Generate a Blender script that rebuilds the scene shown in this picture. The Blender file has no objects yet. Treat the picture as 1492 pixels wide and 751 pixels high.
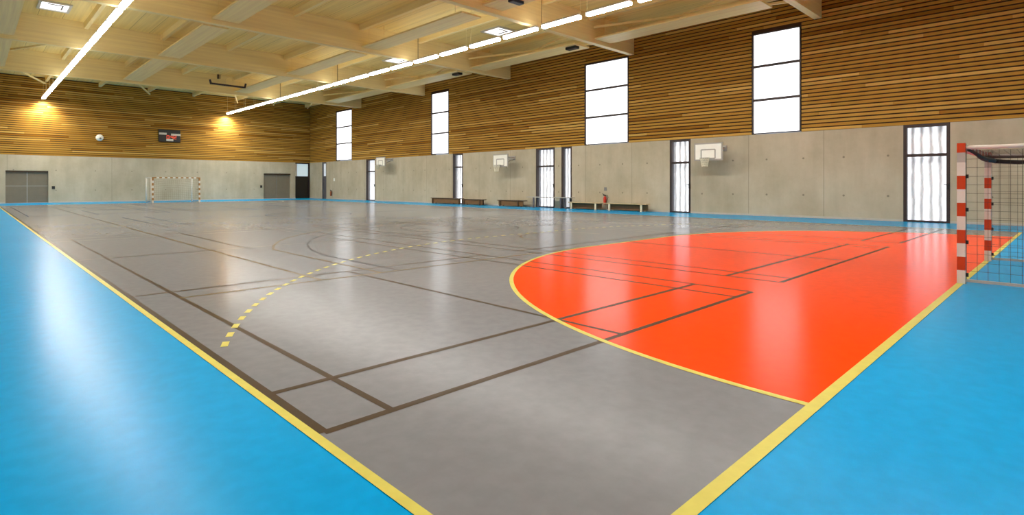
import bpy, math, random
from mathutils import Vector, Matrix
random.seed(7)
C = bpy.context.scene.collection
PI = math.pi

# ------------------------------------------------------------------ materials
def lin(r, g, b):
    f = lambda c: (c/255/12.92 if c/255 <= .04045 else ((c/255+.055)/1.055)**2.4)
    return (f(r), f(g), f(b), 1.0)

def new_mat(name):
    m = bpy.data.materials.new(name); m.use_nodes = True
    nt = m.node_tree; b = nt.nodes['Principled BSDF']
    return m, nt, b

def N(nt, t, **kw):
    n = nt.nodes.new(t)
    for k, v in kw.items():
        setattr(n, k, v)
    return n

def ramp(nt, fac, stops):
    r = N(nt, 'ShaderNodeValToRGB')
    els = r.color_ramp.elements
    while len(els) < len(stops): els.new(.5)
    for e, (p, c) in zip(els, stops):
        e.position = p; e.color = c
    nt.links.new(fac, r.inputs[0])
    return r.outputs[0]

def mixc(nt, a, b, fac, mode='MIX'):
    m = N(nt, 'ShaderNodeMix', data_type='RGBA', blend_type=mode)
    for sock, v in ((m.inputs[0], fac), (m.inputs[6], a), (m.inputs[7], b)):
        if hasattr(v, 'links'): nt.links.new(v, sock)
        else: sock.default_value = v
    return m.outputs[2]

def coords(nt, scale=(1, 1, 1), which='Object'):
    t = N(nt, 'ShaderNodeTexCoord'); mp = N(nt, 'ShaderNodeMapping')
    mp.inputs['Scale'].default_value = scale
    nt.links.new(t.outputs[which], mp.inputs[0])
    return mp.outputs[0]

def noise(nt, vec, scale=1, detail=4, rough=.55):
    n = N(nt, 'ShaderNodeTexNoise')
    n.inputs['Scale'].default_value = scale; n.inputs['Detail'].default_value = detail
    n.inputs['Roughness'].default_value = rough
    nt.links.new(vec, n.inputs['Vector'])
    return n.outputs[0]

def plain(name, col, rough=.5, metal=0, var=.12, scale=6, spec=.5):
    m, nt, b = new_mat(name)
    n = noise(nt, coords(nt), scale)
    lo = tuple(c*(1-var) for c in col[:3])+(1,); hi = tuple(min(1, c*(1+var)) for c in col[:3])+(1,)
    nt.links.new(ramp(nt, n, [(.3, lo), (.7, hi)]), b.inputs['Base Color'])
    b.inputs['Roughness'].default_value = rough; b.inputs['Metallic'].default_value = metal
    b.inputs['Specular IOR Level'].default_value = spec
    return m

def floor_mat(name, col, rough=.24, var=.035, alpha=1.0, spec=.035, tint=(1, 1, 1, 1)):
    m, nt, b = new_mat(name)
    v = coords(nt)
    n1 = noise(nt, v, .35, 2, .4); n2 = noise(nt, v, 9, 3)
    lo = tuple(c*(1-var) for c in col[:3])+(1,); hi = tuple(min(1, c*(1+var)) for c in col[:3])+(1,)
    c = ramp(nt, n1, [(.3, lo), (.7, hi)])
    c2 = ramp(nt, n2, [(.35, (.95, .95, .95, 1)), (.65, (1.04, 1.04, 1.04, 1))])
    nt.links.new(mixc(nt, c, c2, 1.0, 'MULTIPLY'), b.inputs['Base Color'])
    rr = N(nt, 'ShaderNodeMapRange'); nt.links.new(n1, rr.inputs[0])
    rr.inputs[3].default_value = rough*.97; rr.inputs[4].default_value = rough*1.03
    nt.links.new(rr.outputs[0], b.inputs['Roughness'])
    b.inputs['Specular IOR Level'].default_value = spec
    b.inputs['Alpha'].default_value = alpha
    b.inputs['Specular Tint'].default_value = tint
    return m

def slat_mat(name, axis):
    m, nt, b = new_mat(name)
    g = N(nt, 'ShaderNodeNewGeometry')
    sc = (.25, 9, 30) if axis == 'x' else (9, .25, 30)
    n = noise(nt, coords(nt, sc), 1.0, 4)
    a = ramp(nt, g.outputs['Random Per Island'], [(0, WOOD_D), (.25, WOOD_M), (.75, WOOD_M), (1, WOOD_L)])
    s = ramp(nt, n, [(.3, (.82, .80, .76, 1)), (.7, (1.08, 1.08, 1.06, 1))])
    nt.links.new(mixc(nt, a, s, 1.0, 'MULTIPLY'), b.inputs['Base Color'])
    b.inputs['Roughness'].default_value = .75
    b.inputs['Specular IOR Level'].default_value = .08
    return m

def grain_mat(name, col, axis, planks=0.0, rough=.55):
    """pale timber, grain along an axis; planks > 0 draws narrow board joints at that pitch"""
    m, nt, b = new_mat(name)
    sc = {'x': (.2, 8, 8), 'y': (8, .2, 8)}[axis]
    n = noise(nt, coords(nt, sc), 1.0, 5)
    lo = tuple(c*.88 for c in col[:3])+(1,); hi = tuple(min(1, c*1.1) for c in col[:3])+(1,)
    c = ramp(nt, n, [(.3, lo), (.7, hi)])
    if planks:
        t = N(nt, 'ShaderNodeTexCoord'); s = N(nt, 'ShaderNodeSeparateXYZ')
        nt.links.new(t.outputs['Object'], s.inputs[0])
        f = N(nt, 'ShaderNodeMath', operation='PINGPONG'); f.inputs[1].default_value = planks/2
        nt.links.new(s.outputs['X' if axis == 'y' else 'Y'], f.inputs[0])
        l = N(nt, 'ShaderNodeMath', operation='LESS_THAN'); l.inputs[1].default_value = .012
        nt.links.new(f.outputs[0], l.inputs[0])
        c = mixc(nt, c, tuple(x*.62 for x in col[:3])+(1,), l.outputs[0])
    nt.links.new(c, b.inputs['Base Color'])
    b.inputs['Roughness'].default_value = rough
    b.inputs['Specular IOR Level'].default_value = .3
    return m

def concrete_mat(name, axis, joint0, pitch, tie0, tiep):
    """cast concrete with formwork joints and tie holes along the wall's own axis"""
    m, nt, b = new_mat(name)
    t = N(nt, 'ShaderNodeTexCoord'); s = N(nt, 'ShaderNodeSeparateXYZ')
    nt.links.new(t.outputs['Object'], s.inputs[0])
    A, Z = s.outputs[axis], s.outputs['Z']
    n1 = noise(nt, t.outputs['Object'], .55, 6, .65); n2 = noise(nt, coords(nt, (1.2, 1.2, .25)), 1.5, 5)
    c = ramp(nt, n1, [(.28, CONC_D), (.72, CONC_L)])
    c = mixc(nt, c, ramp(nt, n2, [(.3, (.88, .86, .83, 1)), (.7, (1.07, 1.06, 1.05, 1))]), .85, 'MULTIPLY')
    def M(op, x, y=None):
        k = N(nt, 'ShaderNodeMath', operation=op)
        for i, v in enumerate((x, y)):
            if v is None: continue
            if hasattr(v, 'links'): nt.links.new(v, k.inputs[i])
            else: k.inputs[i].default_value = v
        return k.outputs[0]
    j = M('PINGPONG', M('ADD', A, -joint0), pitch/2)
    jm = M('LESS_THAN', j, .016)
    c = mixc(nt, c, tuple(x*.62 for x in CONC_D[:3])+(1,), M('MULTIPLY', jm, .55))
    da = M('PINGPONG', M('ADD', A, -tie0), tiep/2)
    for zt in (.9, 2.36):
        dz = M('ADD', Z, -zt)
        d = M('SQRT', M('ADD', M('MULTIPLY', da, da), M('MULTIPLY', dz, dz)))
        c = mixc(nt, c, tuple(x*.45 for x in CONC_D[:3])+(1,), M('MULTIPLY', M('LESS_THAN', d, .038), .8))
    nt.links.new(c, b.inputs['Base Color'])
    b.inputs['Roughness'].default_value = .7
    b.inputs['Specular IOR Level'].default_value = .3
    return m

def glow_mat(name, col, strength, ribs=0.0, lo=.5, var=0.0, ribaxis='Y'):
    """translucent daylight panel or lamp diffuser: its own light, with soft vertical ribs"""
    m, nt, b = new_mat(name)
    b.inputs['Base Color'].default_value = (.6, .6, .6, 1)
    b.inputs['Roughness'].default_value = .4
    c = None
    if ribs:
        t = N(nt, 'ShaderNodeTexCoord'); s = N(nt, 'ShaderNodeSeparateXYZ')
        nt.links.new(t.outputs['Object'], s.inputs[0])
        w = N(nt, 'ShaderNodeMath', operation='PINGPONG'); w.inputs[1].default_value = ribs/2
        nz = noise(nt, coords(nt, (3, 3, 2.2)), 1, 4, .6)
        ad = N(nt, 'ShaderNodeMath', operation='MULTIPLY_ADD'); ad.inputs[1].default_value = var
        nt.links.new(nz, ad.inputs[0]); nt.links.new(s.outputs[ribaxis], ad.inputs[2])
        nt.links.new(ad.outputs[0], w.inputs[0])
        dv = N(nt, 'ShaderNodeMath', operation='DIVIDE'); dv.inputs[1].default_value = ribs/2
        nt.links.new(w.outputs[0], dv.inputs[0])
        d = tuple(x*lo for x in col[:3])+(1,)
        c = ramp(nt, dv.outputs[0], [(.15, d), (1.0, col)])
    if c is not None: nt.links.new(c, b.inputs['Emission Color'])
    else: b.inputs['Emission Color'].default_value = col
    b.inputs['Emission Strength'].default_value = strength
    return m

WOOD_D = (.30, .130, .014, 1); WOOD_M = (.47, .255, .045, 1); WOOD_L = (.68, .43, .115, 1)
CONC_D = (.43, .37, .255, 1); CONC_L = (.565, .50, .375, 1)
M = {}
M['blue'] = floor_mat('floor_blue', (.0, .30, .63, 1), .26, tint=(.1, .6, 1, 1))
M['grey'] = floor_mat('floor_grey', (.186, .191, .198, 1), .2)
M['orange'] = floor_mat('floor_orange', (.84, .055, .0, 1), .2, tint=(1, .25, .05, 1))
M['yellow'] = floor_mat('line_yellow', (.56, .51, .11, 1), .3, .04)
M['brown'] = floor_mat('line_brown', (.07, .045, .02, 1), .3, .05, .84)
M['olive'] = floor_mat('line_olive', (.15, .108, .04, 1), .3, .05, .82)
M['dark'] = floor_mat('line_dark', (.06, .055, .055, 1), .3, .05, .74)
M['slat_y'] = slat_mat('timber_slats_long_wall', 'y')
M['slat_x'] = slat_mat('timber_slats_end_wall', 'x')
M['void'] = plain('slat_backing', (.05, .018, .004, 1), .8)
M['conc_r'] = concrete_mat('concrete_long_wall', 'Y', 5.6, 2.8, 4.94, 1.37)
M['conc_f'] = concrete_mat('concrete_end_wall', 'X', -3.14, 6.2, -1.8, 2.4)
M['deck'] = grain_mat('ceiling_deck', (.93, .71, .27, 1), 'y', .9)
M['beam'] = grain_mat('roof_beam_timber', (.95, .76, .38, 1), 'x')
M['joist'] = grain_mat('roof_joist_timber', (.95, .76, .38, 1), 'y')
M['panel'] = grain_mat('pale_ceiling_panel', (.98, .745, .36, 1), 'y')
M['frame'] = plain('dark_window_frame', lin(52, 38, 36), .45)
M['reveal'] = plain('grey_reveal', lin(170, 170, 172), .6)
M['wpane'] = glow_mat('daylight_panel', (.96, .97, 1, 1), 1.9, .42, .93, .1)
M['dpane'] = glow_mat('ribbed_daylight_panel', (.93, .95, 1, 1), 1.6, .25, .16, .16)
M['bpane'] = glow_mat('pale_blue_glass', lin(165, 190, 200), .75)
M['tube'] = glow_mat('lamp_diffuser', (1, .97, .92, 1), 140.0)
M['tube_side'] = glow_mat('lamp_diffuser_side', (1, .97, .92, 1), 5.0)
M['added_up'] = glow_mat('added_uplight', (1, .95, .88, 1), 9.0)  # added glow for the lamp tops, to brighten the ceiling
M['sky'] = glow_mat('skylight_panel', (.96, .97, 1, 1), 1.6)
M['white'] = plain('white_paint', lin(212, 207, 195), .45, var=.04)
M['board'] = plain('white_board', lin(240, 238, 228), .4, var=.02)
M['lgrey'] = plain('light_grey_paint', lin(168, 164, 156), .5, var=.04)
M['base'] = plain('baseboard_grey', lin(190, 184, 172), .5, var=.05)
M['red'] = plain('post_red', lin(188, 58, 6), .4, var=.06)
M['tan'] = plain('post_tan', lin(158, 112, 52), .5, var=.06)
M['black'] = plain('black_plastic', lin(24, 20, 18), .5)
M['netb'] = plain('black_net', lin(34, 30, 27), .8)
M['netg'] = plain('grey_net', lin(62, 55, 46), .8)
M['nett'] = plain('tan_net', lin(135, 120, 92), .8)
M['netw'] = plain('cream_net', lin(226, 216, 190), .8)
M['navy'] = plain('navy_steel', lin(32, 30, 52), .4)
M['ddoor'] = plain('grey_brown_door', lin(128, 116, 96), .5, var=.05, scale=3)
M['dark_door'] = plain('dark_door', lin(34, 24, 12), .5)
M['gdoor'] = plain('slate_grey_door', lin(92, 88, 92), .5)
M['bench_d'] = plain('dark_bench_wood', lin(78, 54, 32), .5)
M['bench_b'] = plain('brown_bench_wood', lin(118, 84, 46), .5)
M['bench_l'] = plain('pale_bench_wood', lin(196, 172, 128), .5)
M['cream'] = plain('cream_leg', lin(222, 210, 178), .5)
M['steel'] = plain('grey_steel', lin(128, 126, 124), .4)
M['ext_red'] = plain('extinguisher_red', lin(196, 42, 16), .35)
M['ext_brown'] = plain('extinguisher_brown', lin(140, 72, 30), .4)
M['led'] = glow_mat('red_led', (1, .10, .03, 1), .8)
M['led'].node_tree.nodes['Principled BSDF'].inputs['Base Color'].default_value = (.1, .01, .005, 1)
M['strip'] = plain('pale_sign_strip', lin(200, 196, 184), .5, var=.03)

# ------------------------------------------------------------------ mesh helpers
class MB:
    def __init__(s): s.v = []; s.f = []; s.m = []; s.sm = []
    def face(s, pts, mi=0, smooth=False):
        k = len(s.v); s.v += [tuple(p) for p in pts]; s.f.append(tuple(range(k, k+len(pts)))); s.m.append(mi); s.sm.append(smooth)
    def box(s, x0, x1, y0, y1, z0, z1, mi=0):
        k = len(s.v)
        s.v += [(x, y, z) for z in (z0, z1) for y in (y0, y1) for x in (x0, x1)]
        for q in ((0, 2, 3, 1), (4, 5, 7, 6), (0, 1, 5, 4), (2, 6, 7, 3), (0, 4, 6, 2), (1, 3, 7, 5)):
            s.f.append(tuple(k+i for i in q)); s.m.append(mi); s.sm.append(False)
        return s
    def cbox(s, c, size, mi=0):
        return s.box(c[0]-size[0]/2, c[0]+size[0]/2, c[1]-size[1]/2, c[1]+size[1]/2, c[2]-size[2]/2, c[2]+size[2]/2, mi)
    def bar(s, a, b, w, h, mi=0):
        a = Vector(a); b = Vector(b); d = (b-a).normalized()
        up = Vector((0, 0, 1)) if abs(d.z) < .95 else Vector((0, 1, 0))
        r = d.cross(up).normalized(); u = r.cross(d)
        k = len(s.v)
        for p in (a, b):
            for i, j in ((-1, -1), (1, -1), (1, 1), (-1, 1)):
                s.v.append(tuple(p+r*(i*w/2)+u*(j*h/2)))
        for q in ((0, 3, 2, 1), (4, 5, 6, 7), (0, 1, 5, 4), (1, 2, 6, 5), (2, 3, 7, 6), (3, 0, 4, 7)):
            s.f.append(tuple(k+i for i in q)); s.m.append(mi); s.sm.append(False)
        return s
    def tube(s, pts, r, n=8, mi=0, closed=False, cap=True):
        pts = [Vector(p) for p in pts]; L = len(pts)
        rs = r if isinstance(r, (list, tuple)) else [r]*L
        k = len(s.v); pu = None
        for i, p in enumerate(pts):
            if closed: d = pts[(i+1) % L]-pts[i-1]
            else: d = pts[min(i+1, L-1)]-pts[max(i-1, 0)]
            d.normalize()
            if pu is None:
                pu = Vector((0, 0, 1)) if abs(d.z) < .9 else Vector((0, 1, 0))
            rt = d.cross(pu).normalized(); u = rt.cross(d).normalized(); pu = u
            for j in range(n):
                a = 2*PI*j/n
                s.v.append(tuple(p+(rt*math.cos(a)+u*math.sin(a))*rs[i]))
        for i in range(L if closed else L-1):
            for j in range(n):
                i2 = (i+1) % L; j2 = (j+1) % n
                s.f.append((k+i*n+j, k+i*n+j2, k+i2*n+j2, k+i2*n+j)); s.m.append(mi); s.sm.append(n > 4)
        if not closed and cap:
            s.f.append(tuple(k+j for j in reversed(range(n)))); s.m.append(mi); s.sm.append(False)
            s.f.append(tuple(k+(L-1)*n+j for j in range(n))); s.m.append(mi); s.sm.append(False)
        return s
    def lathe(s, c, prof, n=20, mi=0, axis='z'):
        k = len(s.v)
        for r, h in prof:
            for j in range(n):
                a = 2*PI*j/n
                x, y = r*math.cos(a), r*math.sin(a)
                o = {'z': (x, y, h), 'y': (x, h, y), 'x': (h, x, y)}[axis]
                s.v.append((c[0]+o[0], c[1]+o[1], c[2]+o[2]))
        for i in range(len(prof)-1):
            for j in range(n):
                j2 = (j+1) % n
                s.f.append((k+i*n+j, k+i*n+j2, k+(i+1)*n+j2, k+(i+1)*n+j)); s.m.append(mi); s.sm.append(True)
        return s
    def mesh(s, name, mats):
        me = bpy.data.meshes.new(name); me.from_pydata(s.v, [], s.f)
        for m in mats: me.materials.append(m)
        me.polygons.foreach_set('material_index', s.m)
        me.polygons.foreach_set('use_smooth', s.sm)
        me.update()
        return me
    def build(s, name, mats, parent=None, kind=None, bevel=0):
        if not isinstance(mats, (list, tuple)): mats = [mats]
        o = bpy.data.objects.new(name, s.mesh(name, mats)); C.objects.link(o)
        if parent: o.parent = parent
        if kind: o['kind'] = kind
        if bevel:
            b = o.modifiers.new('Bevel', 'BEVEL'); b.width = bevel; b.segments = 2; b.limit_method = 'ANGLE'
        return o

def empty(name, loc=(0, 0, 0), rz=0, kind=None):
    o = bpy.data.objects.new(name, None); C.objects.link(o)
    o.location = loc; o.rotation_euler = (0, 0, rz); o.empty_display_size = .1
    if kind: o['kind'] = kind
    return o
def tag(o, label, cat, group=None):
    o['label'] = label; o['category'] = cat
    if group: o['group'] = group
    return o
def copy_tree(o, parent=None):
    c = o.copy(); C.objects.link(c)
    if parent: c.parent = parent
    for ch in [x for x in o.children]: copy_tree(ch, c)
    return c
ORD = ['first', 'second', 'third', 'fourth', 'fifth', 'sixth', 'seventh', 'eighth', 'ninth', 'tenth', 'eleventh', 'twelfth',
       'thirteenth', 'fourteenth', 'fifteenth', 'sixteenth', 'seventeenth', 'eighteenth', 'nineteenth', 'twentieth',
       'twenty-first', 'twenty-second', 'twenty-third', 'twenty-fourth', 'twenty-fifth']

# ------------------------------------------------------------------ room dimensions (metres)
XR, XL, YF, YN = 13.2, -13.3, 49.3, -4.6        # inner faces of the walls
ZC = 3.42                                       # top of the concrete
ZD = 9.07                                       # underside of the roof deck
ZB = 7.80                                       # underside of the main beams
W, L = 10.0, 43.7                               # half width and length of the handball court

# ------------------------------------------------------------------ floor and court markings (one mesh, layers a millimetre apart)
fb = MB()
MI = {k: i for i, k in enumerate(['blue', 'grey', 'orange', 'brown', 'olive', 'dark', 'yellow'])}
fb.box(XL-.3, XR+.3, YN-.3, YF+.3, -.25, 0, MI['blue'])
def quad(x0, x1, y0, y1, z, k): fb.face([(x0, y0, z), (x1, y0, z), (x1, y1, z), (x0, y1, z)], MI[k])
quad(-W, W, 0, L, .0008, 'grey')
def area(rl, rr, ry, n=48):
    p = [(-1.5-rl*math.cos(a), ry*math.sin(a)) for a in (PI/2*i/n for i in range(n+1))]
    q = [(1.5+rr*math.cos(a), ry*math.sin(a)) for a in (PI/2*(1-i/n) for i in range(n+1))]
    return p+q
six = area(6.17, 6.55, 5.93)
fb.face([(x, y, .0016) for x, y in six][::-1], MI['orange'])
def strip(pts, w, z, k):
    """mitred ribbon of width w along a polyline"""
    n = len(pts); lf = []; rt = []
    for i, p in enumerate(pts):
        a = Vector(pts[max(i-1, 0)]); b = Vector(pts[min(i+1, n-1)]); d = (b-a).normalized()
        nx = Vector((-d.y, d.x))*w/2
        lf.append((p[0]+nx.x, p[1]+nx.y, z)); rt.append((p[0]-nx.x, p[1]-nx.y, z))
    for i in range(n-1): fb.face([rt[i], rt[i+1], lf[i+1], lf[i]], MI[k])
def hl(y, x0, x1, k='brown', w=.05, z=.0024): w += .006; quad(x0, x1, y-w/2, y+w/2, z, k)
def vl(x, y0, y1, k='brown', w=.05, z=.0024): quad(x-w/2, x+w/2, y0, y1, z, k)
# badminton courts across the hall, near half and far half
def badminton(x0, x1, y0, y1, k, far=False):
    s = [(x0+.43 if x0 < -9 else x0+.45), x1-.45]
    net = (y0+y1)/2
    for x in (x0, x1, s[0], s[1]): vl(x, y0, y1, k, .05 if x != x0 or x0 > -9 else .06)
    for y in (y0, y0+.72, net-2.1, net+2.1, y1-.72, y1): hl(y, x0, x1, k, .05, .00245)
    xc = (x0+x1)/2
    vl(xc, y0, net-2.1, k); vl(xc, net+2.1, y1, k)
badminton(-9.945, -4.27, 1.63, 15.35, 'brown')
badminton(-3.30, 2.98, 1.63, 15.35, 'brown')
badminton(4.05, 9.92, 1.63, 15.35, 'brown')
for x0, x1 in ((-9.945, -4.27), (-3.30, 2.98), (4.05, 9.92)): badminton(x0, x1, 28.0, 42.0, 'dark')
vl(-9.94, 15.35, 28.0, 'brown', .06)
vl(-6.80, 17.9, 24.6, 'dark'); vl(-6.04, 17.9, 24.6, 'dark')
# basketball court
BX0, BX1, BY0, BY1 = -7.76, 7.36, 5.93, 37.8
for y in (BY0, BY1): hl(y, BX0, BX1, 'olive', .05, .0026)
hl(5.93, -9.53, BX0, 'olive', .05, .0026); hl(21.85, BX0, BX1, 'dark', .05, .0026)
for x in (BX0, BX1): vl(x, BY0, BY1, 'olive', .055, .0026)
def three(cx, r, c, sgn, y0, k):
    yb = y0+sgn*1.575; a0 = math.asin(min(.99, (c and math.sqrt(r*r-c*c) or 0)/r))
    p = [(cx-c, y0)]+[(cx-r*math.cos(a), yb+sgn*r*math.sin(a)) for a in (a0+(PI-2*a0)*i/60 for i in range(61))]+[(cx+c, y0)]
    strip(p, .055, .0027, k)
for y0, sg in ((BY0, 1), (BY1, -1)):
    three(-.2, 7.0, 6.6, sg, y0, 'olive'); three(-.2, 6.3, 6.27, sg, y0, 'dark')
    strip([(-.2-1.25*math.cos(PI*i/24), y0+sg*(1.575+1.25*math.sin(PI*i/24))) for i in range(25)], .05, .0027, 'olive')
    strip([(-.2-1.8*math.cos(2*PI*i/40), y0+sg*(5.8+1.8*math.sin(2*PI*i/40))) for i in range(41)], .05, .0027, 'dark')
strip([(-.2-1.8*math.cos(2*PI*i/40), 21.85+1.8*math.sin(2*PI*i/40)) for i in range(41)], .05, .0027, 'dark')
# handball lines in yellow
vl(-W, 0, L, 'yellow', .055, .0034); vl(W, 0, L, 'yellow', .055, .0034)
hl(0, -W-.03, W+.03, 'yellow', .065, .0035); hl(L, -W, W, 'yellow', .055, .0035)
def inset(p, d):
    out = []
    for i, q in enumerate(p):
        a = Vector(p[max(i-1, 0)]); b = Vector(p[min(i+1, len(p)-1)]); t = (b-a).normalized()
        out.append((q[0]+t.y*d, q[1]-t.x*d))
    return out
strip(inset(six, .027), .056, .0033, 'yellow')
strip([(x, L-y) for x, y in inset(area(6.1, 6.1, 6.0), .027)], .055, .0033, 'yellow')
def dashes(poly, period, dash, first, k, w):
    acc = [0]
    for a, b in zip(poly, poly[1:]): acc.append(acc[-1]+math.dist(a, b))
    def at(s):
        for i in range(len(acc)-1):
            if acc[i] <= s <= acc[i+1]:
                t = (s-acc[i])/(acc[i+1]-acc[i]); return (poly[i][0]+(poly[i+1][0]-poly[i][0])*t, poly[i][1]+(poly[i+1][1]-poly[i][1])*t)
        return None
    s = first
    while s+dash < acc[-1]:
        p = [at(s+dash*i/2) for i in range(3)]
        if all(p) and all(abs(q[0]) < W-.08 for q in p): strip(p, w, .0036, k)
        s += period
nine = area(9.08, 9.2, 8.90, 80)
dashes(nine, .305, .15, .04, 'yellow', .055)
dashes([(x, L-y) for x, y in nine], .305, .15, .04, 'yellow', .055)
fb.build('floor', [M[k] for k in MI], kind='structure')

# ------------------------------------------------------------------ walls
DOORS = [  # name, y0, y1, transom
    ('door_1', 37.62, 39.02, 2.40), ('door_2', 26.78, 27.85, 2.50), ('door_3', 18.92, 20.33, 2.37),
    ('door_4', 10.95, 11.98, 2.34), ('door_5', 1.86, 3.13, 2.34)]
SLITS = [('window_5', 17.72, 18.45, None), ('window_6', 45.95, 46.78, 2.1)]
UPPER = [('window_1', 41.35, 44.15, 3.5, 7.88), ('window_2', 28.28, 30.25, 3.48, 7.84),
         ('window_3', 14.2, 16.87, 3.45, 7.78), ('window_4', 6.40, 8.26, 3.45, 7.68)]
def gaps(lo, hi, cuts):
    out = []; p = lo
    for a, b in sorted(cuts):
        if a > p: out.append((p, a))
        p = max(p, b)
    if p < hi: out.append((p, hi))
    return out
def slats(mb, axis, face, inward, lo, hi, mi, openings, seed):
    """rows of boards 10 cm tall on a 14 cm pitch, in random lengths, stopped at the openings (lo, hi, z0, z1)"""
    rnd = random.Random(seed); z = ZC+.012
    while z < ZD-.05:
        z1 = min(z+.103, ZD-.01)
        cuts = [(a-.02, b+.02) for a, b, c, d in openings if z1 > c-.02 and z < d+.02]
        p = lo-rnd.random()*3; bounds = []
        while p < hi:
            q = p+rnd.uniform(2.6, 7.5); bounds.append((max(p, lo), min(q, hi))); p = q
        for a, b in bounds:
            for c, d in gaps(a, b, [(max(u, a), min(v, b)) for u, v in cuts if v > a and u < b]):
                if d-c < .03: continue
                f0, f1 = sorted((face, face+inward*.045))
                if axis == 'y': mb.box(f0, f1, c+.0015, d-.0015, z, z1, mi)
                else: mb.box(c+.0015, d-.0015, f0, f1, z, z1, mi)
        z += .1515
# right wall: concrete with full-height openings, slatted timber above with four tall windows
wb = MB()
lowcuts = [(a, b) for _, a, b, _ in DOORS+SLITS]
for a, b in gaps(YN-.3, YF+.3, lowcuts): wb.box(XR, XR+.45, a, b, -.02, ZC, 0)
ops = [(a, b, c, d) for _, a, b, c, d in UPPER]
for a, b in gaps(YN-.3, YF+.3, [(o[0], o[1]) for o in ops]): wb.box(XR+.05, XR+.45, a, b, ZC, ZD+.3, 1)
for a, b, c, d in ops:
    wb.box(XR+.05, XR+.45, a, b, d, ZD+.3, 1)
slats(wb, 'y', XR+.05, -1, YN, YF, 2, ops, 3)
wb.build('wall_right', [M['conc_r'], M['void'], M['slat_y']], kind='structure')
# end wall: two low door recesses and the tall opening in the corner
wb = MB()
ED = [(-9.43, -7.05, 2.31), (8.68, 11.25, 2.35), (11.72, 13.2, ZC)]
for a, b in gaps(XL-.3, XR+.3, [(e[0], e[1]) for e in ED]): wb.box(a, b, YF, YF+.45, -.02, ZC, 0)
for a, b, t in ED:
    if t < ZC: wb.box(a, b, YF, YF+.45, t, ZC, 0)
wb.box(XL-.3, XR+.3, YF+.05, YF+.45, ZC, ZD+.3, 1)
slats(wb, 'x', YF+.05, -1, XL, XR, 2, [], 5)
wb.build('wall_back', [M['conc_f'], M['void'], M['slat_x']], kind='structure')
wb = MB(); wb.box(XL-.45, XL, YN-.3, YF+.3, -.02, ZC, 0); wb.box(XL-.45, XL-.05, YN-.3, YF+.3, ZC, ZD+.3, 1)
slats(wb, 'y', XL-.05, 1, YN, YF, 2, [], 6)
wb.build('wall_left', [M['conc_r'], M['void'], M['slat_y']], kind='structure')
wb = MB(); wb.box(XL-.3, XR+.3, YN-.45, YN, -.02, ZC, 0); wb.box(XL-.3, XR+.3, YN-.45, YN-.05, ZC, ZD+.3, 1)
slats(wb, 'x', YN-.05, 1, XL, XR, 2, [], 8)
wb.build('wall_front', [M['conc_f'], M['void'], M['slat_x']], kind='structure')
bb = MB()
for a, b in gaps(YN, YF, lowcuts): bb.box(XR-.018, XR+.002, a, b, 0, .075)
bb.build('baseboard_right', M['base'], kind='structure')
bb = MB()
for a, b in gaps(XL, XR-.02, [(e[0], e[1]) for e in ED]): bb.box(a, b, YF-.018, YF+.002, 0, .075)
bb.build('baseboard_back', M['base'], kind='structure')

def glazed(name, y0, y1, z0, z1, bars, pane, fw, depth, handle=False, fm='frame', deep=False):
    """window or glazed door in the right wall: frame, cross bars, one glazing panel"""
    r = empty(name, (XR+depth, (y0+y1)/2, z0), kind='structure')
    h = (y1-y0)/2; H = z1-z0
    f = MB()
    f.box(-depth+.0, .08, -h, -h+fw, 0, H); f.box(-depth, .08, h-fw, h, 0, H)
    f.box(-depth, .08, -h+fw, h-fw, H-fw, H); f.box(-depth, .08, -h+fw, h-fw, 0, fw*.6)
    f.build('window_frame' if 'window' in name else 'door_frame', M[fm], r)
    for zb in bars: MB().box(-depth+.03, .07, -h+fw, h-fw, zb-z0-max(.05, fw*.45), zb-z0+max(.05, fw*.45)).build('transom', M[fm], r)
    px = .26 if deep else .03
    MB().box(px, px+.03, -h+fw*.5, h-fw*.5, fw*.3, H-fw*.5).build('pane', M[pane], r)
    if deep:
        v = MB()
        for q in (-1, 1): v.box(.08, .3, *sorted((q*h, q*(h-.02))), 0, H)
        v.box(.08, .3, -h+.02, h-.02, H-.02, H); v.build('reveal', M['reveal'], r)
    if handle:
        g = MB(); g.cbox((-depth-.03, -h+fw*.5, 1.25), (.06, .05, .2)); g.cbox((-depth-.05, -h+fw*.5+.04, 1.3), (.03, .14, .03))
        g.build('door_handle', M['black'], r)
    return r
for n, a, b, t in DOORS: glazed(n, a, b, 0, ZC, [t], 'dpane', .10, .10, True, deep=True)
glazed('window_5', 17.72, 18.45, 0, ZC, [], 'dpane', .10, .10, deep=True)
for n, a, b, c, d in UPPER:
    glazed(n, a, b, c, d, [c+(d-c)*.335, c+(d-c)*.67], 'wpane', .055, .05)
# narrow corner light: grey leaf below, glass above
r = empty('window_6', (XR+.1, (45.95+46.78)/2, 0), kind='structure'); h = .415
f = MB(); f.box(-.1, .08, -h, -h+.1, 0, ZC); f.box(-.1, .08, h-.1, h, 0, ZC); f.box(-.1, .08, -h+.1, h-.1, ZC-.14, ZC)
f.build('window_frame', M['gdoor'], r)
MB().box(.0, .05, -h+.1, h-.1, 0, 2.1).build('lower_panel', M['gdoor'], r)
MB().box(.02, .05, -h+.1, h-.1, 2.1, ZC-.14).build('pane', glow_mat('grey_glass', lin(178, 184, 192), .8), r)

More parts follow.
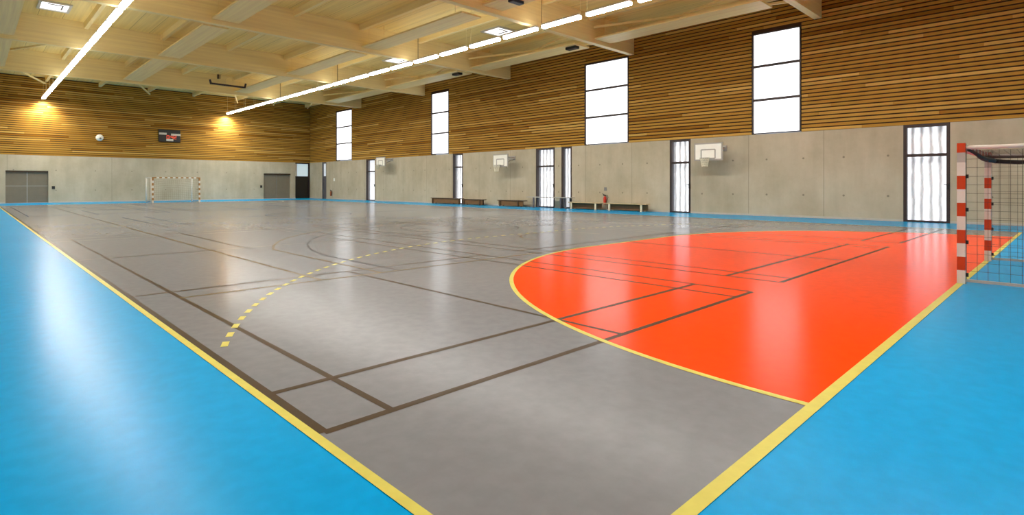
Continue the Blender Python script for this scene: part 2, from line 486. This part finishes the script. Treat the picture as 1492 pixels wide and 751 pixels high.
def double_door(name, x0, x1, top, split):
    r = empty(name, ((x0+x1)/2, YF+.2, 0), kind='structure'); h = (x1-x0)/2
    f = MB(); f.box(-h, h, -.14, .1, top-.12, top); f.build('door_head', M['bench_d'], r)
    for s in (-1, 1):
        a, b = sorted((s*.012, s*(h-.01)))
        lf = MB(); lf.box(a, b, 0, .05, .02, top-.12)
        for i in range(1, 14):   # ribbed sheet
            z = .02+(top-.15)*i/14; lf.box(a+.02, b-.02, -.012, .0, z-.03, z+.03)
        d = lf.build('door_leaf', M['ddoor'], r)
        if split: MB().box(a, b, -.02, .0, split-.015, split+.015).build('rail', M['lgrey'], d)
    if split: MB().box(-.02, .02, -.025, .0, .02, top-.12).build('seam', M['lgrey'], r)
    return r
double_door('door_6', -9.43, -7.05, 2.31, 1.22)
double_door('door_7', 8.68, 11.25, 2.35, 0)
r = empty('door_8', (12.46, YF+.22, 0), kind='structure'); h = .74
f = MB(); f.box(-h, h, -.1, .1, ZC-.1, ZC); f.box(h-.1, h, -.1, .1, 0, ZC-.1); f.build('door_frame', M['frame'], r)
MB().box(-h+.06, h-.1, 0, .05, 0, 2.12).build('door_leaf', M['dark_door'], r)
MB().box(-h+.27, h-.1, .01, .05, 2.12, ZC-.1).build('pane', M['bpane'], r)
MB().box(-h, -h+.27, -.02, .05, 2.12, ZC-.1).build('side_post', M['white'], r)
MB().box(-h, -h+.06, -.02, .05, 0, 2.12).build('jamb', M['lgrey'], r)

# ------------------------------------------------------------------ roof: deck, main beams, joists, braces
MB().box(XL-.5, XR+.5, YN-.5, YF+.5, ZD, ZD+.3).build('ceiling', M['deck'], kind='structure')
BV = [-2.4, 5.8, 14.0, 22.5, 31.1, 39.9]
bm = MB(); bm.box(XL+.005, XR-.005, -.13, .13, ZB, ZD)
bm.box(6.14, 6.17, -.134, .0, ZB+.02, ZD, 1)
me = bm.mesh('roof_beam', [M['beam'], M['bench_d']])
for v in BV:
    o = bpy.data.objects.new('roof_beam', me); C.objects.link(o); o.location = (0, v, 0); o['kind'] = 'structure'
JU = [-10.5, -7.17, -3.92, -.62, 2.70, 6.25, 9.5, 12.75]
edges = [YN]+BV+[YF]
for i in range(len(edges)-1):
    a = edges[i]+(.13 if i else 0); b = edges[i+1]-(.13 if i < len(edges)-2 else 0)
    j = MB(); j.box(-.08, .08, a, b, 8.77, ZD); me = j.mesh('roof_joist', [M['joist']])
    for u in JU:
        o = bpy.data.objects.new('roof_joist', me); C.objects.link(o); o.location = (u, 0, 0); o['kind'] = 'structure'
def brace(a, b, w=.09):
    m = MB(); m.bar(a, b, w, w); return m.build('roof_brace', M['joist'], kind='structure')
for i in range(1, len(BV)-1):     # crossed plan bracing in the bay beside the window wall
    y0, y1 = BV[i]+.2, BV[i+1]-.2
    brace((9.7, y0, 8.6), (12.6, y1, 8.6)); brace((12.6, y0, 8.48), (9.7, y1, 8.48))
brace((-7.3, 32.6, 8.55), (-10.3, 38.8, 8.55)); brace((-10.4, 40.3, 8.55), (-7.3, 48.6, 8.55))
brace((9.6, 40.3, 8.6), (12.6, 48.6, 8.6)); brace((6.4, 40.3, 8.6), (9.3, 48.6, 8.6)); brace((2.8, 40.3, 8.5), (6.1, 48.6, 8.5)); brace((-3.8, 40.3, 8.5), (-.7, 48.6, 8.5))

# ------------------------------------------------------------------ long pale panels slung between the beams
rows = [(-10.35, 'above the left sideline'), (-3.60, 'left of the hall centre'), (3.27, 'right of the hall centre'), (10.42, 'beside the window wall')]
bays = [(-2.4, 5.8, 'bay nearest the camera'), (5.8, 14.0, 'second bay from the camera'), (14.0, 22.5, 'third bay from the camera'),
        (22.5, 31.1, 'fourth bay from the camera'), (31.1, 39.9, 'second bay from the end wall')]
for a, b, bn in bays:
    for u, rn in rows:
        a0 = a+1.0; b0 = b-.16
        if u > 10 and a == 5.8: b0 = b-.16; a0 = 6.7
        r = empty('ceiling_panel', (u, (a0+b0)/2, 7.97)); h = (b0-a0)/2; w = .52 if u < 9 else .6
        tag(r, 'long pale timber ceiling panel '+rn+', '+bn, 'ceiling panel', 'pale panels slung between the roof beams')
        MB().box(-w, w, -h, h, 0, .07).build('board', M['panel'], r)
        for sx in (-1, 1):
            for sy in (-1, 1):
                MB().tube([(sx*(w-.1), sy*(h-.5), .06), (sx*(w-.1), sy*(h-.5), ZD-7.97)], .01, 6).build('hanger', M['joist'], r)

# ------------------------------------------------------------------ two rows of linear lamps
hl_ = 1.78/2
hs = MB(); hs.box(-.085, .085, -hl_, hl_, .05, .11)
hs.face([(-.07, -hl_+.02, .112), (.07, -hl_+.02, .112), (.07, hl_-.02, .112), (-.07, hl_-.02, .112)], 1)  # added upward-glowing strip that lifts the roof brightness
hs = hs.mesh('housing', [M['white'], M['added_up']])
df = MB(); prof = [(-.1, .05), (-.1, -.04), (-.085, -.06), (.085, -.06), (.1, -.04), (.1, .05)]
for i, ((x0, z0), (x1, z1)) in enumerate(zip(prof, prof[1:])): df.face([(x0, -hl_, z0), (x0, hl_, z0), (x1, hl_, z1), (x1, -hl_, z1)], 0 if i == 2 else 2)
df.face([(x, -hl_, z) for x, z in prof], 2); df.face([(x, hl_, z) for x, z in reversed(prof)], 2)
df.face([(-.1, -hl_, .0499), (.1, -hl_, .0499), (.1, hl_, .0499), (-.1, hl_, .0499)], 1)
df = df.mesh('diffuser', [M['tube'], M['white'], M['tube_side']])
rd = MB().tube([(0, 0, .1), (0, 0, ZD-7.5)], .004, 6).mesh('hanger', [M['joist']])
for u, rn in ((-7.38, 'in the left ceiling row'), (5.3, 'in the right ceiling row')):
    for k in range(25):
        y = 13.24+2.1*(17-k)-1.05
        r = empty('linear_lamp', (u, y, 7.5))
        tag(r, 'white glowing linear lamp, %s from the end wall %s' % (ORD[k], rn), 'lamp', 'linear lamps in two ceiling rows')
        for nm, me, loc in (('housing', hs, (0, 0, 0)), ('diffuser', df, (0, 0, 0)), ('hanger', rd, (0, -.9, 0)), ('hanger', rd, (0, .9, 0))):
            o = bpy.data.objects.new(nm, me); C.objects.link(o); o.parent = r; o.location = loc

# added spots without fittings, brightening the end wall where each lamp row stops
for u in (-7.38, 5.3):
    ld = bpy.data.lights.new('added_wall_wash', 'SPOT'); ld.energy = 700; ld.spot_size = math.radians(125); ld.spot_blend = 1; ld.shadow_soft_size = .06
    ld.color = (1, .94, .8)
    lo = bpy.data.objects.new('added_wall_wash', ld); C.objects.link(lo); lo.location = (u, 48.82, 7.34)
    lo.rotation_euler = (Vector((0, .45, -1)).to_track_quat('-Z', 'Y')).to_euler()

# ------------------------------------------------------------------ skylights in the deck
def skylight(x0, x1, y0, y1, label):
    r = empty('skylight', ((x0+x1)/2, (y0+y1)/2, ZD)); a = (x1-x0)/2; b = (y1-y0)/2
    tag(r, label, 'skylight', 'bright skylights in the deck')
    f = MB()
    for s in (-1, 1):
        f.box(s*a-.05, s*a+.05, -b-.05, b+.05, -.07, 0); f.box(-a+.05, a-.05, s*b-.05, s*b+.05, -.07, 0)
    f.build('frame', M['white'], r)
    MB().box(-a+.05, a-.05, -b+.05, b-.05, -.03, -.005).build('pane', M['sky'], r)
    g = MB(); g.bar((-a*.5, -b*.55, -.05), (a*.5, -b*.55, -.05), .05, .03); g.bar((a*.5, -b*.55, -.05), (a*.5, b*.5, -.05), .05, .03)
    g.build('opener', M['steel'], r)
skylight(7.72, 8.95, 26.7, 28.1, 'small square bright skylight in deck, right side, farther from camera')
skylight(7.78, 8.98, 18.0, 19.2, 'small square bright skylight in deck, right side, nearer the camera')
skylight(-9.1, -8.05, 28.2, 29.5, 'bright skylight in the deck left of the left lamp row')

# ------------------------------------------------------------------ things hung from the ceiling
r = empty('suspended_bar', (1.08, 36.0, ZD))
tag(r, 'dark navy bar with upturned ends and a tan ring hanging under ceiling', 'hanging bar')
zz = 7.74-ZD
MB().bar((-1.05, 0, zz), (1.05, 0, zz-.02), .1, .1).build('bar', M['navy'], r)
for s in (-1, 1): MB().bar((s*1.05, 0, zz-.05), (s*1.12, 0, zz+.24), .1, .09).build('end_hook', M['navy'], r)
MB().tube([(.1+.25*math.cos(2*PI*i/24), .02, zz+.30+.25*math.sin(2*PI*i/24)) for i in range(24)], .03, 8, closed=True).build('ring', M['joist'], r)
for s in (-.55, .75): MB().tube([(s, 0, zz+.04), (s, 0, 0)], .012, 6).build('hanger', M['joist'], r)
r = MB().box(-.09, .09, -.05, .05, -.3, 0).build('pulley_box', M['bench_d']); r.location = (1.68, 39.7, 9.07-.25); r.location.z = 9.07
tag(r, 'small dark red brown box on beam above the suspended navy bar', 'pulley box')
for (u, y, z, lb) in ((10.2, 15.4, 7.97, 'small black box under ceiling panel beside window wall, nearer beam'),
                      (10.2, 23.9, 7.97, 'small black box under ceiling panel beside window wall, farther beam')):
    o = MB().box(-.16, .16, -.3, .3, -.13, 0).build('sensor_box', M['black'], bevel=.02); o.location = (u, y, z); tag(o, lb, 'sensor', 'black boxes under the ceiling panels')
o = MB().box(-.3, .3, -.12, .12, -.12, 0).build('sensor_box', M['navy'], bevel=.02); o.location = (3.25, 12.6, 7.97)
tag(o, 'small dark box under the panel at the top picture edge', 'sensor', 'black boxes under the ceiling panels')

# ------------------------------------------------------------------ handball goals
def bands(mb, a, b, n, w, first, mis):
    a = Vector(a); b = Vector(b)
    for i in range(n):
        mb.bar(a+(b-a)*(i/n), a+(b-a)*((i+1)/n), w, w, mis[(i+first) % 2])
def netgrid(mb, p00, p10, p11, p01, nu, nv, r, sag=0):
    P = [Vector(p) for p in (p00, p10, p11, p01)]
    def at(s, t):
        q = P[0]*(1-s)*(1-t)+P[1]*s*(1-t)+P[2]*s*t+P[3]*(1-s)*t
        q.z -= sag*math.sin(PI*s)*(.4+.6*t) if sag else 0
        return q
    for i in range(nu+1): mb.tube([at(i/nu, j/6) for j in range(7)], r, 4, cap=False)
    for j in range(nv+1): mb.tube([at(i/12, j/nv) for i in range(13)], r, 4, cap=False)
def goal_near():
    r = empty('handball_goal', (0, 0, 0))
    tag(r, 'handball goal with red and white striped posts and black net, near right', 'goal', 'handball goals')
    H = 1.86; p = .085
    for s in (-1, 1):
        m = MB(); n = 9; zt = 1.605
        for i in range(n): m.cbox((0, 0, zt*(i+.5)/n), (p, p, zt/n), i % 2)
        m.cbox((0, 0, 1.67), (p*.98, p*.98, .13), 2); m.cbox((0, 0, 1.797), (p, p, .126), 1)
        o = m.build('post', [M['white'], M['red'], M['lgrey']], r); o.location = (s*1.6, -.01, 0)
        for zz in (.12, .55, .98, 1.42): MB().cbox((0, -.055, zz), (.03, .03, .05)).build('net_hook', M['black'], o)
        # top stay and ground bar running back, rear upright between them
        MB().tube([(s*1.6, -.055, 1.80), (s*1.6, -1.02, 1.80)], .026, 10).build('top_stay', M['white'], r)
        MB().bar((s*1.6, -.05, .045), (s*1.6, -1.06, .045), .035, .035).build('ground_bar', M['lgrey'], r)
        MB().tube([(s*1.6, -1.02, .03), (s*1.6, -1.02, 1.80)], .024, 10).build('rear_upright', M['white'], r)
    m = MB()
    bands(m, (-1.55, -.01, 1.80), (1.55, -.01, 1.80), 15, .08, 0, (0, 1))
    m.build('crossbar', [M['white'], M['red']], r)
    MB().bar((-1.6, -1.06, .045), (1.6, -1.06, .045), .05, .05).build('rear_ground_bar', M['lgrey'], r)
    n = MB(); rr = .002
    netgrid(n, (-1.6, -.06, .06), (-1.6, -1.0, .06), (-1.6, -1.0, 1.76), (-1.6, -.06, 1.76), 9, 15, rr)
    netgrid(n, (1.6, -.06, .06), (1.6, -1.0, .06), (1.6, -1.0, 1.76), (1.6, -.06, 1.76), 9, 15, rr)
    netgrid(n, (-1.6, -1.0, .06), (1.6, -1.0, .06), (1.6, -1.0, 1.76), (-1.6, -1.0, 1.76), 28, 15, rr)
    netgrid(n, (-1.6, -.06, 1.76), (1.6, -.06, 1.76), (1.6, -1.0, 1.76), (-1.6, -1.0, 1.76), 28, 8, rr, .05)
    n.build('net', M['netg'], r)
    # gathered top edge of the net, drooping behind the bar and on past the far post
    b = MB(); path = []; rad = []
    for i in range(25):
        t = i/24; path.append((-1.55+3.12*t, -.07-.02*t, 1.775-.07*math.sin(PI*t*.6)+.008*math.sin(9*t))); rad.append(.012+.028*min(1, t*1.6))
    path += [(1.59, -.2, 1.70), (1.59, -.4, 1.685), (1.59, -.65, 1.69), (1.59, -.95, 1.72)]; rad += [.036, .034, .03, .02]
    b.tube(path, rad, 8)
    b.build('net_roll', M['netb'], r)
goal_near()
def goal_far():
    r = empty('handball_goal', (0, L, 0))
    tag(r, 'distant handball goal with tan and white striped posts before the end wall', 'goal', 'handball goals')
    p = .10
    for s in (-1, 1):
        m = MB()
        for i in range(10): m.cbox((0, 0, 1.78*(i+.5)/10), (p, p, .178), i % 2)
        m.cbox((0, 0, 1.82), (p, p, .08), 1)
        o = m.build('post', [M['white'], M['tan']], r); o.location = (s*1.56, 0, 0)
        MB().tube([(s*1.56, .05, 1.82), (s*1.56, 1.95, 1.82)], .035, 8).build('top_stay', M['white'], r)
        MB().tube([(s*1.56, 1.95, 0), (s*1.56, 1.95, 1.84)], .06, 8).build('rear_upright', M['white'], r)
        MB().bar((s*1.56, .05, .03), (s*1.56, 1.95, .03), .05, .05).build('ground_bar', M['lgrey'], r)
    MB().tube([(-1.56, .45, .05), (-1.56, .45, 1.8)], .045, 8).build('side_upright', M['white'], r)
    m = MB(); bands(m, (-1.51, 0, 1.82), (1.51, 0, 1.82), 17, .09, 1, (0, 1)); m.build('crossbar', [M['white'], M['tan']], r)
    n = MB(); rr = .004
    netgrid(n, (-1.5, 1.2, .06), (1.5, 1.2, .06), (1.5, .9, 1.76), (-1.5, .9, 1.76), 22, 12, rr, .12)
    netgrid(n, (-1.56, .05, .06), (-1.56, 1.2, .06), (-1.56, .9, 1.76), (-1.56, .05, 1.76), 8, 12, rr)
    netgrid(n, (1.56, .05, .06), (1.56, 1.2, .06), (1.56, .9, 1.76), (1.56, .05, 1.76), 8, 12, rr)
    n.build('net', M['nett'], r)
goal_far()

# ------------------------------------------------------------------ basketball hoops on the right wall
def hoop(yc, zc, hw, hh, label, off=.9):
    r = empty('basketball_hoop', (XR, yc, zc)); tag(r, label, 'basketball hoop', 'basketball hoops on the window wall')
    x = -off
    b = MB(); b.box(x, x+.04, -hw, hw, -hh, hh, 1); b.box(x-.006, x, -hw+.06, hw-.06, -hh+.06, hh-.06, 0)
    iw, ih, t = hw*.49, hh*.5, .028; zc2 = -hh*.27
    for s in (-1, 1):
        b.box(x-.009, x-.005, s*iw-t, s*iw+t, zc2-ih, zc2+ih, 1)
        b.box(x-.009, x-.005, -iw, iw, zc2+s*ih-t, zc2+s*ih+t, 1)
    b.build('backboard', [M['board'], M['lgrey']], r)
    f = MB()
    for s in (-1, 1):
        f.bar((x+.04, s*.32, .2), (0, s*.32, .2), .05, .05); f.bar((x+.06, s*.32, -.2), (-.03, s*.32, .15), .04, .04)
    f.box(-.03, -.001, -.42, .42, .05, .3)
    f.build('mounting_bracket', M['lgrey'], r)
    zr = -hh+.10; R = .2
    m = MB(); m.tube([(x-.12-R+R*math.cos(2*PI*i/28), R*math.sin(2*PI*i/28), zr) for i in range(28)], .012, 8, closed=True)
    m.box(x-.14, x-.0, -.05, .05, zr-.03, zr+.03)
    m.build('rim', M['lgrey'], r)
    n = MB(); cx = x-.12-R
    for i in range(16):
        for sg in (-1, 1):
            pts = []
            for j in range(5):
                t = j/4; a = 2*PI*(i+sg*t*2)/16; q = R*(1-.42*t**.7)
                pts.append((cx+q*math.cos(a), q*math.sin(a), zr-.01-.36*t))
            n.tube(pts, .009, 4, cap=False)
    n.build('net', M['netw'], r)
hoop(9.73, 2.74, .62, .385, 'white basketball backboard and hoop beside the nearer glazed door, nearest of three')
hoop(22.37, 2.76, .63, .39, 'white basketball backboard with hoop above the dark benches, middle of three')
hoop(35.45, 3.09, .63, .36, 'small white basketball backboard with hoop, farthest along the window wall')

# ------------------------------------------------------------------ benches, table, extinguishers along the right wall
def bench(y0, y1, label, cat, z, seat, apron, leg, legs, uc=12.75, w=.36, solid=False):
    r = empty(cat, (uc, (y0+y1)/2, 0)); h = (y1-y0)/2
    tag(r, label, 'table' if cat == 'table' else 'bench', 'low benches along the window wall' if cat != 'table' else None)
    MB().box(-w/2, w/2, -h, h, z-.045, z).build('seat' if cat != 'table' else 'table_top', M[seat], r, bevel=.008)
    if apron:
        if solid: MB().box(-w/2+.05, -w/2+.08, -h+.06, h-.06, .05, z-.045).build('side_board', M[apron], r)
        else: MB().box(.06, .10, -h+.06, h-.06, .05, z-.045).build('shade_board', M[apron], r)  # brown board put in for the shade under the seat
    for yy in legs:
        for s in (-1, 1):
            MB().cbox((s*(w/2-.03), yy-(y0+y1)/2, (z-.045)/2), (.055, .085, z-.045)).build('leg', M[leg], r)
    return r
bench(26.35, 29.5, 'long low dark brown bench crossing the second glazed door', 'bench', .40, 'bench_d', 'bench_b', 'bench_d', (26.5, 29.3), solid=True)
bench(24.2, 26.2, 'short low dark brown bench just right of the second glazed door', 'bench', .37, 'bench_d', 'bench_b', 'bench_d', (24.5, 26.0), solid=True)
bench(20.75, 22.9, 'low dark brown bench standing below the middle basketball hoop', 'bench', .38, 'bench_d', 'bench_b', 'bench_d', (21.2, 22.7), solid=True)
bench(17.3, 20.45, 'long thin grey-topped table standing across the paired glazed openings', 'table', .62, 'lgrey', None, 'gdoor', (17.6, 17.95, 19.9), uc=12.7, w=.45)
bench(15.45, 17.5, 'pale wooden bench with cream legs between table and red extinguisher', 'bench', .38, 'bench_l', 'bench_b', 'cream', (15.75, 17.3))
bench(12.85, 15.25, 'pale wooden bench with cream legs, nearest bench to the camera', 'bench', .38, 'bench_l', 'bench_b', 'cream', (13.12, 14.92))

def extinguisher(y, label, body, z0=.3):
    r = empty('fire_extinguisher', (XR-.1, y, z0)); tag(r, label, 'fire extinguisher', 'fire extinguishers on the window wall')
    MB().lathe((0, 0, 0), [(0, 0), (.075, .0), (.08, .02), (.08, .33), (.06, .39), (.028, .42), (.028, .45), (0, .45)], 18).build('cylinder', M[body], r)
    v = MB(); v.box(-.03, .03, -.06, .08, .45, .5); v.bar((0, .02, .5), (0, .15, .56), .03, .02); v.build('valve_handle', M['black'], r)
    MB().tube([(0, -.05, .47), (0, -.16, .48), (0, -.2, .38), (-.02, -.14, .2), (-.03, -.1, .08)], .013, 6).build('hose', M['black'], r)
    MB().box(.07, .1, -.06, .06, .12, .38).build('mounting_bracket', M['steel'], r)
extinguisher(15.52, 'red fire extinguisher on concrete wall above the pale benches', 'ext_red', .28)
extinguisher(44.9, 'brown-red fire extinguisher on concrete wall near the far corner', 'ext_brown', .28)
def sign(y, z, w, h, label, mat):
    o = MB().box(-.01, 0, -w/2, w/2, -h/2, h/2).build('wall_sign', M[mat]); o.location = (XR, y, z); tag(o, label, 'sign', 'small signs above the extinguishers')
sign(44.46, 1.76, .26, .26, 'small white square sign on wall near the far corner', 'board')
sign(15.55, 1.08, .16, .18, 'small dark grey plate on wall above the red extinguisher', 'steel')

# ------------------------------------------------------------------ end wall fittings
r = empty('scoreboard', (.86, YF, 5.31)); tag(r, 'black scoreboard with red digits and pale strips on the end wall', 'scoreboard')
MB().box(-.80, .80, -.14, 0, -.49, .49).build('housing', M['black'], r, bevel=.015)
for x0, x1, z0, z1 in ((-.78, -.22, .08, .24), (.10, .82, .04, .2), (-.25, .27, -.42, -.26)):
    MB().box(x0, x1, -.152, -.139, z0, z1).build('label_strip', M['strip'], r)
SEG = {'0': 'abcdef', '2': 'abged', '4': 'fgbc'}
def digit(x, ch):
    w, h, t = .075, .13, .022; m = MB()
    P = {'a': (-w, w, h, h), 'g': (-w, w, 0, 0), 'd': (-w, w, -h, -h)}
    for s in SEG[ch]:
        if s in P: m.box(x+P[s][0]-t, x+P[s][1]+t, -.156, -.139, P[s][2]-t-.1, P[s][2]+t-.1)
        else:
            sx = -w if s in 'ef' else w; z0, z1 = (0, h) if s in 'fb' else (-h, 0)
            m.box(x+sx-t, x+sx+t, -.156, -.139, z0-.1, z1-.1)
    m.build('digit', M['led'], r)
digit(-.13, '0'); digit(.17, '4'); digit(.40, '2')
m = MB(); m.box(0, .04, -.156, -.139, -.06, -.02); m.box(0, .04, -.156, -.139, -.18, -.14); m.build('colon', M['led'], r)
r = empty('wall_speaker', (-3.94, YF, 4.9)); tag(r, 'small round white speaker high on the timber end wall', 'speaker')
m = MB(); m.lathe((0, 0, 0), [(0, -.26), (.12, -.245), (.21, -.18), (.25, -.08), (.25, .0)], 20, axis='y'); m.build('dome', M['board'], r)
m = MB(); m.lathe((.02, -.215, -.06), [(0, -.06), (.06, -.05), (.085, 0)], 16, axis='y'); m.build('lens', M['steel'], r)
for u, z, lb in ((-6.76, 1.10, 'small dark switch box beside the left grey double door'), (8.44, 1.14, 'small dark switch box beside the right grey double door')):
    o = MB().box(-.09, .09, -.05, 0, -.11, .11).build('switch_box', M['black'], bevel=.01); o.location = (u, YF, z); tag(o, lb, 'switch', 'switch boxes on the end wall')

# ------------------------------------------------------------------ camera, world, view
cam = bpy.data.cameras.new('camera'); co = bpy.data.objects.new('camera', cam); C.objects.link(co)
co.location = (-11.33, -1.05, 1.31); co.rotation_euler = (PI/2, 0, -.7397)
cam.sensor_width = 36; cam.lens = 804.8/1492*36; cam.shift_x = 57.5/1492; cam.shift_y = -106.2/1492
cam.clip_end = 200; cam.clip_start = .05
sc = bpy.context.scene; sc.camera = co
w = bpy.data.worlds.new('world'); sc.world = w; w.use_nodes = True
w.node_tree.nodes['Background'].inputs[0].default_value = (.7, .8, 1, 1); w.node_tree.nodes['Background'].inputs[1].default_value = .5
sc.view_settings.view_transform = 'Standard'; sc.view_settings.look = 'None'
sc.view_settings.exposure = 0; sc.view_settings.gamma = 1
sc.cycles.max_bounces = 10; sc.cycles.diffuse_bounces = 6; sc.cycles.glossy_bounces = 4; sc.cycles.transparent_max_bounces = 8
